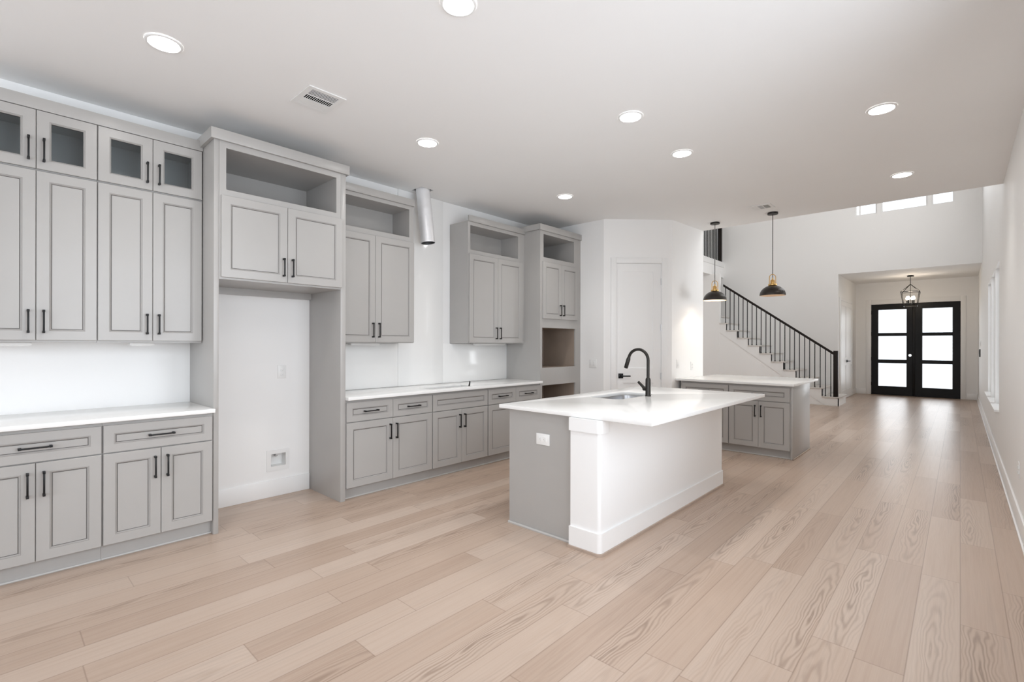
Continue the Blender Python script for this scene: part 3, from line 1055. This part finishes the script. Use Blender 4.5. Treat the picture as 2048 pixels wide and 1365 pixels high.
VL = Vector((-1, 0, 0))
wall_plate('outlet', 'white outlet low on the right wall near the front of the room', 'outlet', Vector((XR, 5.345, 0.43)), Vector((0, -1, 0)), VL, 0.075, 0.12, 'outlet')
wall_plate('light_switch', 'white switch on the right wall above the black wall control', 'switch', Vector((XR, 14.62, 1.42)), Vector((0, -1, 0)), VL, 0.075, 0.12, 'switch1')
r = thing('wall_control', 'small black control panel on the right wall near the front door', 'control panel', (XR, 14.96, 1.21))
MB().box(-0.022, -0.0005, -0.05, 0.05, -0.085, 0.085, 0, 0.004).out('case', M_BLACK, r)
MB().box(-0.024, -0.0221, -0.035, 0.035, -0.03, 0.06, 0, 0.001).out('screen', M_DOME, r)

# water supply box in the refrigerator niche
r = thing('water_supply_box', 'white recessed water valve box low in the refrigerator niche', 'valve box', (XW, 1.80, 0.325))
b = MB()
b.plate(rect(-0.10, 0.10, -0.095, 0.095), [rect(-0.063, 0.066, -0.055, 0.058)], 0.0005, 0.006, XF_X(0))
b.out('flange', M_PLAST, r)
b = MB()
b.box(-0.085, -0.082, -0.0645, 0.0675, -0.0565, 0.0595)
b.box(-0.082, 0.0, -0.0645, -0.0632, -0.0565, 0.0595).box(-0.082, 0.0, 0.0662, 0.0675, -0.0565, 0.0595)
b.box(-0.082, 0.0, -0.0632, 0.0662, -0.0565, -0.0552).box(-0.082, 0.0, -0.0632, 0.0662, 0.0582, 0.0595)
b.out('recess', M_PLAST, r)
b = MB().tube([(-0.05, -0.01, 0.058), (-0.05, -0.01, 0.025)], 0.008, 10).tube([(-0.05, -0.01, 0.035), (-0.02, -0.01, 0.035)], 0.009, 10)
b.box(-0.02, -0.014, -0.022, 0.002, 0.030, 0.040)
b.out('valve', M_STEEL, r)

# black bracket standing in the cooktop cut-out
r = thing('bracket', 'small black metal strip standing up out of the cooktop cut-out', 'bracket', (-4.05, 3.66, 0.90))
b = MB()
b.tube([(-0.02, -0.05, -0.004), (-0.005, 0.0, 0.002)], 0.007, 8)
b.out('foot', M_BLACK, r)
b = MB()
b.quad([(0, -0.004, 0.0), (0.004, 0.018, 0.0), (-0.012, 0.043, 0.058), (-0.012, 0.030, 0.072)])
bmesh.ops.solidify(b.bm, geom=list(b.bm.faces), thickness=0.006)
b.out('strip', M_BLACK, r)

# foil duct for the range hood
p0, p1 = Vector((-4.402, 3.285, 3.16)), Vector((-4.335, 3.315, 2.505))
r = thing('hood_duct', 'silver foil vent duct hanging from the ceiling over the cooktop', 'duct', (p0.x, p0.y, 2.505))
dv = (p1 - p0).normalized()
b = MB()
n = 40
pl = [p0 + (p1 - p0) * (k / n) for k in range(n + 1)]
rd = [0.0775 + 0.0012 * math.sin(k * 2.3) + 0.0008 * random.uniform(-1, 1) for k in range(n + 1)]
o3 = Vector((p0.x, p0.y, 2.505))
b.tube([p - o3 for p in pl], rd, 28, cap=False)
b.out('sleeve', M_FOIL, r)
b = MB().tube([p1 - o3 - dv * 0.20, p1 - o3 - dv * 0.002], 0.072, 24, cap=False)
b.out('lining', M_STEEL, r)

# ------------------------------------------------------------------ peninsula by the hall
YP = 6.535
gP = 'grey peninsula cabinets'
base_cabinet('grey peninsula cabinet mostly hidden behind the island', (-2.845, YP, 0), 0, 0.644,
             [(0.02, 0.640, True)], [(0.02, 0.330, 'r'), (0.330, 0.640, 'l')], 0.90, gP)
r = base_cabinet('grey peninsula cabinet at the free end, beside the hall floor', (-2.201, YP, 0), 0, 0.712,
                 [(0.004, 0.706, True)], [(0.004, 0.356, 'r'), (0.356, 0.706, 'l')], 0.90, gP)
b = MB().box(0.7125, 0.732, -0.002, 0.902, 0.0, 0.884, 0, 0.001)
b.out('end_panel', M_CAB, r)
b = MB().tube([(0.738, 0.0, 0.007), (0.738, 0.90, 0.007)], 0.0075, 8)
b.box(0.7325, 0.742, 0.0, 0.9, 0, 0.008)
b.out('end_shoe', M_SHOE, r)
worktop('white quartz peninsula worktop under the pendant lamps', [(-2.90, 6.482), (-1.445, 6.482), (-1.445, 7.83), (-2.84, 7.83), (-2.84, 7.325)], [], gW)

# ------------------------------------------------------------------ staircase
SY0, SY1 = 13.05, 13.985
RISE, RUN, NX = 0.1945, 0.2665, -2.01      # first riser at NX
r = thing('staircase', 'white staircase rising to the left along the hall wall', 'stairs', (NX, SY0, 0))


def sx(k):           # riser position of step k (0 = first)
    return 0.0 if k == 0 else -0.045 - RUN * k


NST = 11
XSW = -4.64           # the stair passes behind a wall from here on
struct(MB().box(XFAR, XSW, SY0, SY0 + 0.1, 0, 3.259).out('wall_stair', M_WALL))
for k in range(NST):
    x1, x0 = sx(k), sx(k + 1)
    z = RISE * (k + 1) + 0.012
    if k == NST - 1:
        x0 = -4.0
    yf = -0.022 if k < NST - 1 else 0.105
    if k == NST - 2:
        x0 = XSW - NX + 0.012
    MB().box(x0 - 0.01, x1 + 0.028, yf, SY1 - SY0, z - 0.028, z, 0, 0.004).out('tread', M_TREAD, r)
    MB().box(x1 - 0.018, x1, max(yf, 0.0), SY1 - SY0, RISE * k + 0.012 if k else 0.0, z - 0.0285).out('riser', M_TRIM, r)
# open side: stepped skirt down to the sloping lower edge, and the wall under it
up = [(0.0, 0.0)]
for k in range(NST - 1):
    up.append((sx(k), RISE * (k + 1) - 0.017))
    up.append((sx(k + 1), RISE * (k + 1) - 0.017))
sk = [(max(p[0], XSW - NX + 0.001), p[1]) for p in up]
slope = RISE / RUN
xA, zA = sx(NST - 1), RISE * (NST - 1) - 0.17
xS = XSW - NX + 0.001
low = [(xS, zA + (xA - xS) * slope), (xA, zA), (xA + zA / slope, 0.0)]
b = MB().plate([(0, 0)] + sk[1:] + low, [], 0.0, 0.018, XF_Y(0.0))
b.out('skirt', M_TRIM, r)
b = MB().plate([(xA + zA / slope, 0.001), (xS, zA + (xA - xS) * slope), (xS, 0.001)], [], 0.012, 0.10, XF_Y(0.0))
b.out('under_wall', M_WALL, r)
o = MB().box(NX - 4.2, NX - 0.6, SY0 - 0.004, SY0 + 0.0115, 0, 0.002).out('baseboard_stair', M_TRIM)
struct(o)

# railing ---------------------------------------------------------------
r = thing('stair_railing', 'dark wood handrail with thin black balusters along the staircase', 'railing', (-2.07, SY0 + 0.03, 0.2065))
ry = 0.0
nb = MB().box(-0.044, 0.044, -0.044, 0.044, 0.0, 1.045, 0, 0.003)
nb.out('newel_post', M_RAIL, r)
xs0, zs0, xs1, zs1 = -0.046, 0.985, -2.48, 2.735


def rail_z(x):
    return zs0 + (zs1 - zs0) * (x - xs0) / (xs1 - xs0)


b = MB()
for i, (xa, xb) in enumerate(((xs0, xs1),)):
    prof = [(-0.028, -0.03), (0.028, -0.03), (0.034, 0.0), (0.026, 0.028), (-0.026, 0.028), (-0.034, 0.0)]
    A = [b.bm.verts.new((xa, p[0], rail_z(xa) + p[1])) for p in prof]
    Bv = [b.bm.verts.new((xb, p[0], rail_z(xb) + p[1])) for p in prof]
    for k in range(6):
        b.bm.faces.new((A[k], A[(k + 1) % 6], Bv[(k + 1) % 6], Bv[k]))
    b.bm.faces.new(A[::-1])
    b.bm.faces.new(Bv)
b.out('handrail', M_RAIL, r)
xb_ = [-4.497, -4.384, -4.284, -4.174, -4.065, -3.962, -3.850, -3.745, -3.638, -3.528, -3.430, -3.324, -3.214, -3.108, -3.000, -2.902,
       -2.797, -2.690, -2.588, -2.482, -2.374, -2.270, -2.166]
for xw_ in xb_:
    xl = xw_ + 2.07
    xs = xw_ - NX
    k = 0
    while k < NST - 1 and xs < sx(k + 1) + 0.012:
        k += 1
    zt = RISE * (k + 1) + 0.012 - 0.2065
    bo = MB().box(xl - 0.008, xl + 0.008, -0.008, 0.008, zt, rail_z(xl) - 0.029).out('baluster', M_BLACK, r)
    MB().box(xl - 0.014, xl + 0.014, -0.014, 0.014, zt, zt + 0.018, 0, 0.003).out('baluster_shoe', M_BLACK, bo)

# landing and balcony (setting)
struct(MB().box(XFAR, XBALC, YEND, YBACK, 3.26, 3.555).out('ceiling', M_CEIL))
struct(MB().box(XBALC - 0.11, XBALC + 0.018, YEND, YBACK, 3.545, 3.69, 0, 0.003).out('trim_2', M_TRIM))
r = thing('balcony_railing', 'black balcony railing on the upper floor behind the left pendant', 'railing', (XBALC - 0.05, 12.6, 3.69))
MB().box(-0.045, 0.045, 1.22, 1.31, 0, 1.05, 0, 0.003).out('newel_post', M_RAIL, r)
MB().box(-0.03, 0.03, -0.4, 1.22, 0.94, 0.99, 0, 0.004).out('handrail', M_RAIL, r)
for k in range(15):
    y = -0.38 + 0.107 * k
    MB().box(-0.009, 0.009, y - 0.009, y + 0.009, 0, 0.94).out('baluster', M_BLACK, r)

# ------------------------------------------------------------------ ceiling fittings
gD = 'recessed ceiling downlights'
proto = None
LIGHTS = [(-3.341, 0.681, 'downlight at the upper left corner, in front of the glass-fronted cabinets'),
          (-1.861, 1.610, 'downlight cut by the top edge of the photo, nearest the camera'),
          (-1.823, 3.281, 'downlight right above the near part of the island'),
          (-0.420, 4.405, 'larger downlight of the two near the right wall'),
          (-3.333, 2.540, 'downlight just right of the near ceiling vent'),
          (-1.832, 4.221, 'downlight above the far end of the island'),
          (-0.431, 6.246, 'farther downlight near the right wall, below the clerestory view'),
          (-3.363, 4.538, 'downlight in front of the oven tower and far wall cabinet')]
for i, (x, y, lab) in enumerate(LIGHTS):
    if proto is None:
        proto = thing('downlight', lab, 'ceiling light', (x, y, CEIL), 0, gD)
        MB().lathe([(0.074, -0.004), (0.078, -0.009), (0.090, -0.007), (0.093, -0.0005)], 40).out('trim_ring', M_PLAST, proto)
        MB().lathe([(0.0, -0.0060), (0.073, -0.0055), (0.0745, -0.002)], 40).out('lens', M_LED, proto)
        continue
    c = proto.copy()
    COL.objects.link(c)
    c.location = (x, y, CEIL)
    c['label'] = lab
    for ch in proto.children:
        cc = ch.copy()
        COL.objects.link(cc)
        cc.parent = c
for (x, y, lab) in LIGHTS:
    d = bpy.data.lights.new('downlight_beam', 'SPOT')
    d.energy = 30
    d.spot_size = math.radians(125)
    d.spot_blend = 0.9
    d.shadow_soft_size = 0.07
    d.color = (1.0, 0.985, 0.96)
    o = bpy.data.objects.new('downlight_beam', d)
    COL.objects.link(o)
    o.location = (x, y, CEIL - 0.02)


def vent(label, x, y, lx, ly, dark_first=False):
    """three-way ceiling register; lx across (world x), ly along (world y)"""
    r = thing('ceiling_vent', label, 'vent', (x, y, CEIL), 0, 'white ceiling vents')
    fr = 0.035
    hx, hy = lx / 2, ly / 2
    b = MB()
    b.plate(rect(-hx, hx, -hy, hy), [rect(-hx + fr, hx - fr, -hy + fr, hy - fr)], -0.007, -0.001)
    b.out('frame', M_PLAST, r)
    MB().box(-hx + fr, hx - fr, -hy + fr, hy - fr, -0.0012, -0.0004).out('shade_backing', M_VOID_SHADE, r)  # black sheet painted in place of the shaded depth behind the louvres
    b = MB()
    ix0, ix1, iy0, iy1 = -hx + fr, hx - fr, -hy + fr, hy - fr
    w = ix1 - ix0
    za, zb = -0.007, -0.0014
    c0, c1 = ix0 + w * 0.36, ix0 + w * 0.66
    b.box(c0 - 0.004, c0 + 0.004, iy0, iy1, za, zb)
    b.box(c1 - 0.004, c1 + 0.004, iy0, iy1, za, zb)

    n = 5
    for k in range(n):
        p0 = ix0 + (c0 - 0.004 - ix0) * k / n
        b.box(p0 + 0.0012, p0 + (c0 - 0.004 - ix0) / n - 0.0006, iy0, iy1, -0.0064, -0.0050)
    for k in range(n):
        pt = (ix1 - c1 - 0.004) / n
        p0 = c1 + 0.004 + pt * k
        b.box(p0 + 0.0006, p0 + pt * 0.45, iy0, iy1, -0.0064, -0.0050)
    m = 14
    for k in range(m + 1):
        yy = iy0 + (iy1 - iy0) * k / m
        b.box(c0, c1, yy - 0.0018, yy + 0.0018, -0.0068, -0.0052)
    b.out('louvres', M_PLAST, r, recalc=False)


vent('white ceiling vent near the refrigerator surround', -3.32, 1.575, 0.315, 0.262)
vent('white ceiling vent beside the right pendant canopy', -1.82, 6.53, 0.262, 0.235)

# pendants -----------------------------------------------------------------
gN = 'black dome pendant lamps over the peninsula'


def pendant(label, x, y, zr, bulb, watts):
    r = thing('pendant_lamp', label, 'pendant lamp', (x, y, zr), 0, gN)
    R = 0.152
    out = []
    for k in range(13):
        a = (PI / 2) * k / 12 * 0.90
        out.append((R * math.cos(a), 0.006 + 0.128 * math.sin(a)))
    prof = [(R - 0.003, 0.0), (R, 0.001)] + out + [(0.0, 0.133)]
    MB().lathe(prof, 48).out('shade', M_DOME, r)
    inn = [(max(q[0] - 0.0035, 0.0), max(q[1] - 0.004, 0.0)) for q in out] + [(0.0, 0.128)]
    MB().lathe([(R - 0.003, 0.0005)] + inn, 48).out('shade_lining', M_DOMEIN, r)
    c = MB().lathe([(0.0, 0.130), (0.050, 0.130), (0.052, 0.133), (0.052, 0.148), (0.048, 0.152), (0.030, 0.154), (0.027, 0.158), (0.026, 0.196), (0.020, 0.205), (0.008, 0.208), (0.007, 0.232), (0.0, 0.232)], 28)
    c.out('cap', M_BRASS, r)
    pts = [(-0.041, 0, 0.150), (-0.041, 0, 0.19), (-0.041, 0, 0.235)]
    for k in range(1, 12):
        a = PI - PI * k / 12
        pts.append((0.041 * math.cos(a), 0, 0.235 + 0.041 * math.sin(a)))
    pts += [(0.041, 0, 0.235), (0.041, 0, 0.19), (0.041, 0, 0.150)]
    cy_, sy_ = math.cos(0.746), math.sin(0.746)
    pts = [(p[0] * cy_, p[0] * sy_, p[2]) for p in pts]
    MB().tube(pts, 0.0048, 10).out('yoke', M_BRASS, r)
    MB().tube([(0, 0, 0.225), (0, 0, CEIL - zr - 0.02)], 0.0042, 8).out('stem', M_BRONZE, r)
    MB().lathe([(0, 0), (0.060, 0), (0.062, 0.003), (0.062, 0.024), (0.0, 0.0245)], 32, (0, 0, CEIL - zr - 0.025)).out('canopy', M_BRONZE, r)
    MB().lathe([(0, 0.052), (0.014, 0.055), (0.026, 0.066), (0.030, 0.082), (0.026, 0.097), (0.014, 0.112), (0.013, 0.1275), (0, 0.1275)], 20).out('bulb', bulb, r)
    d = bpy.data.lights.new('pendant_glow', 'SPOT')
    d.energy = watts
    d.spot_size = math.radians(118)
    d.spot_blend = 0.25
    d.shadow_soft_size = 0.03
    d.color = (1.0, 0.90, 0.76)
    o = bpy.data.objects.new('pendant_glow', d)
    COL.objects.link(o)
    o.location = (x, y, zr + 0.045)
    return r


pendant('left black dome pendant lamp, beside the pantry side wall', -2.529, 6.93, 2.005, M_BULB_HOT, 8)
pendant('right black dome pendant lamp, hanging clear in front of the hall wall', -1.786, 6.91, 2.022, M_BULB_DIM, 2)

# lantern in the foyer --------------------------------------------------------
LX, LY = -0.909, 15.63
r = thing('lantern', 'open black wire lantern with lit candle bulbs in the foyer', 'ceiling lamp', (LX, LY, 2.36))
MB().lathe([(0, 0), (0.07, 0.0), (0.066, 0.02), (0.02, 0.032), (0, 0.032)], 24, (0, 0, 3.13 - 2.36 - 0.0325)).out('canopy', M_BLACK, r)
MB().tube([(0, 0, 0.545), (0, 0, 0.74)], 0.006, 8).out('stem', M_BLACK, r)
b = MB()
zt, zb2, ap = 0.355, 0.0, 0.545
wt, wb = 0.178, 0.128
rot = 0.30


def cc(w, z):
    return [Vector((w * sgx, w * sgy, z)) for sgx, sgy in ((-1, -1), (1, -1), (1, 1), (-1, 1))]


T, Bt = cc(wt, zt), cc(wb, zb2)
for i in range(4):
    b.tube([T[i], T[(i + 1) % 4]], 0.0075, 6)
    b.tube([Bt[i], Bt[(i + 1) % 4]], 0.0075, 6)
    b.tube([T[i], Bt[i]], 0.0075, 6)
    b.tube([T[i], (0, 0, ap)], 0.0075, 6)
lf = b.out('cage', M_BLACK, r)
MB().tube([(0, 0, 0.06), (0, 0, 0.55)], 0.006, 8).out('rod', M_BLACK, r)
for k in range(4):
    a = PI / 4 + PI / 2 * k + 0.35
    x, y = 0.075 * math.cos(a), 0.075 * math.sin(a)
    arm = MB().tube([(0, 0, 0.075), (x * 0.6, y * 0.6, 0.062), (x, y, 0.075)], 0.006, 8).tube([(x, y, 0.075), (x, y, 0.155)], 0.013, 10).out('candle_arm', M_BLACK, r)
    MB().lathe([(0, 0.155), (0.012, 0.156), (0.027, 0.176), (0.030, 0.196), (0.022, 0.222), (0.006, 0.25), (0, 0.252)], 14, (x, y, 0)).out('bulb', M_BULB, arm)
d = bpy.data.lights.new('lantern_glow', 'POINT')
d.energy = 8
d.shadow_soft_size = 0.06
d.color = (1.0, 0.84, 0.66)
o = bpy.data.objects.new('lantern_glow', d)
COL.objects.link(o)
o.location = (LX, LY, 2.36 + 0.30)
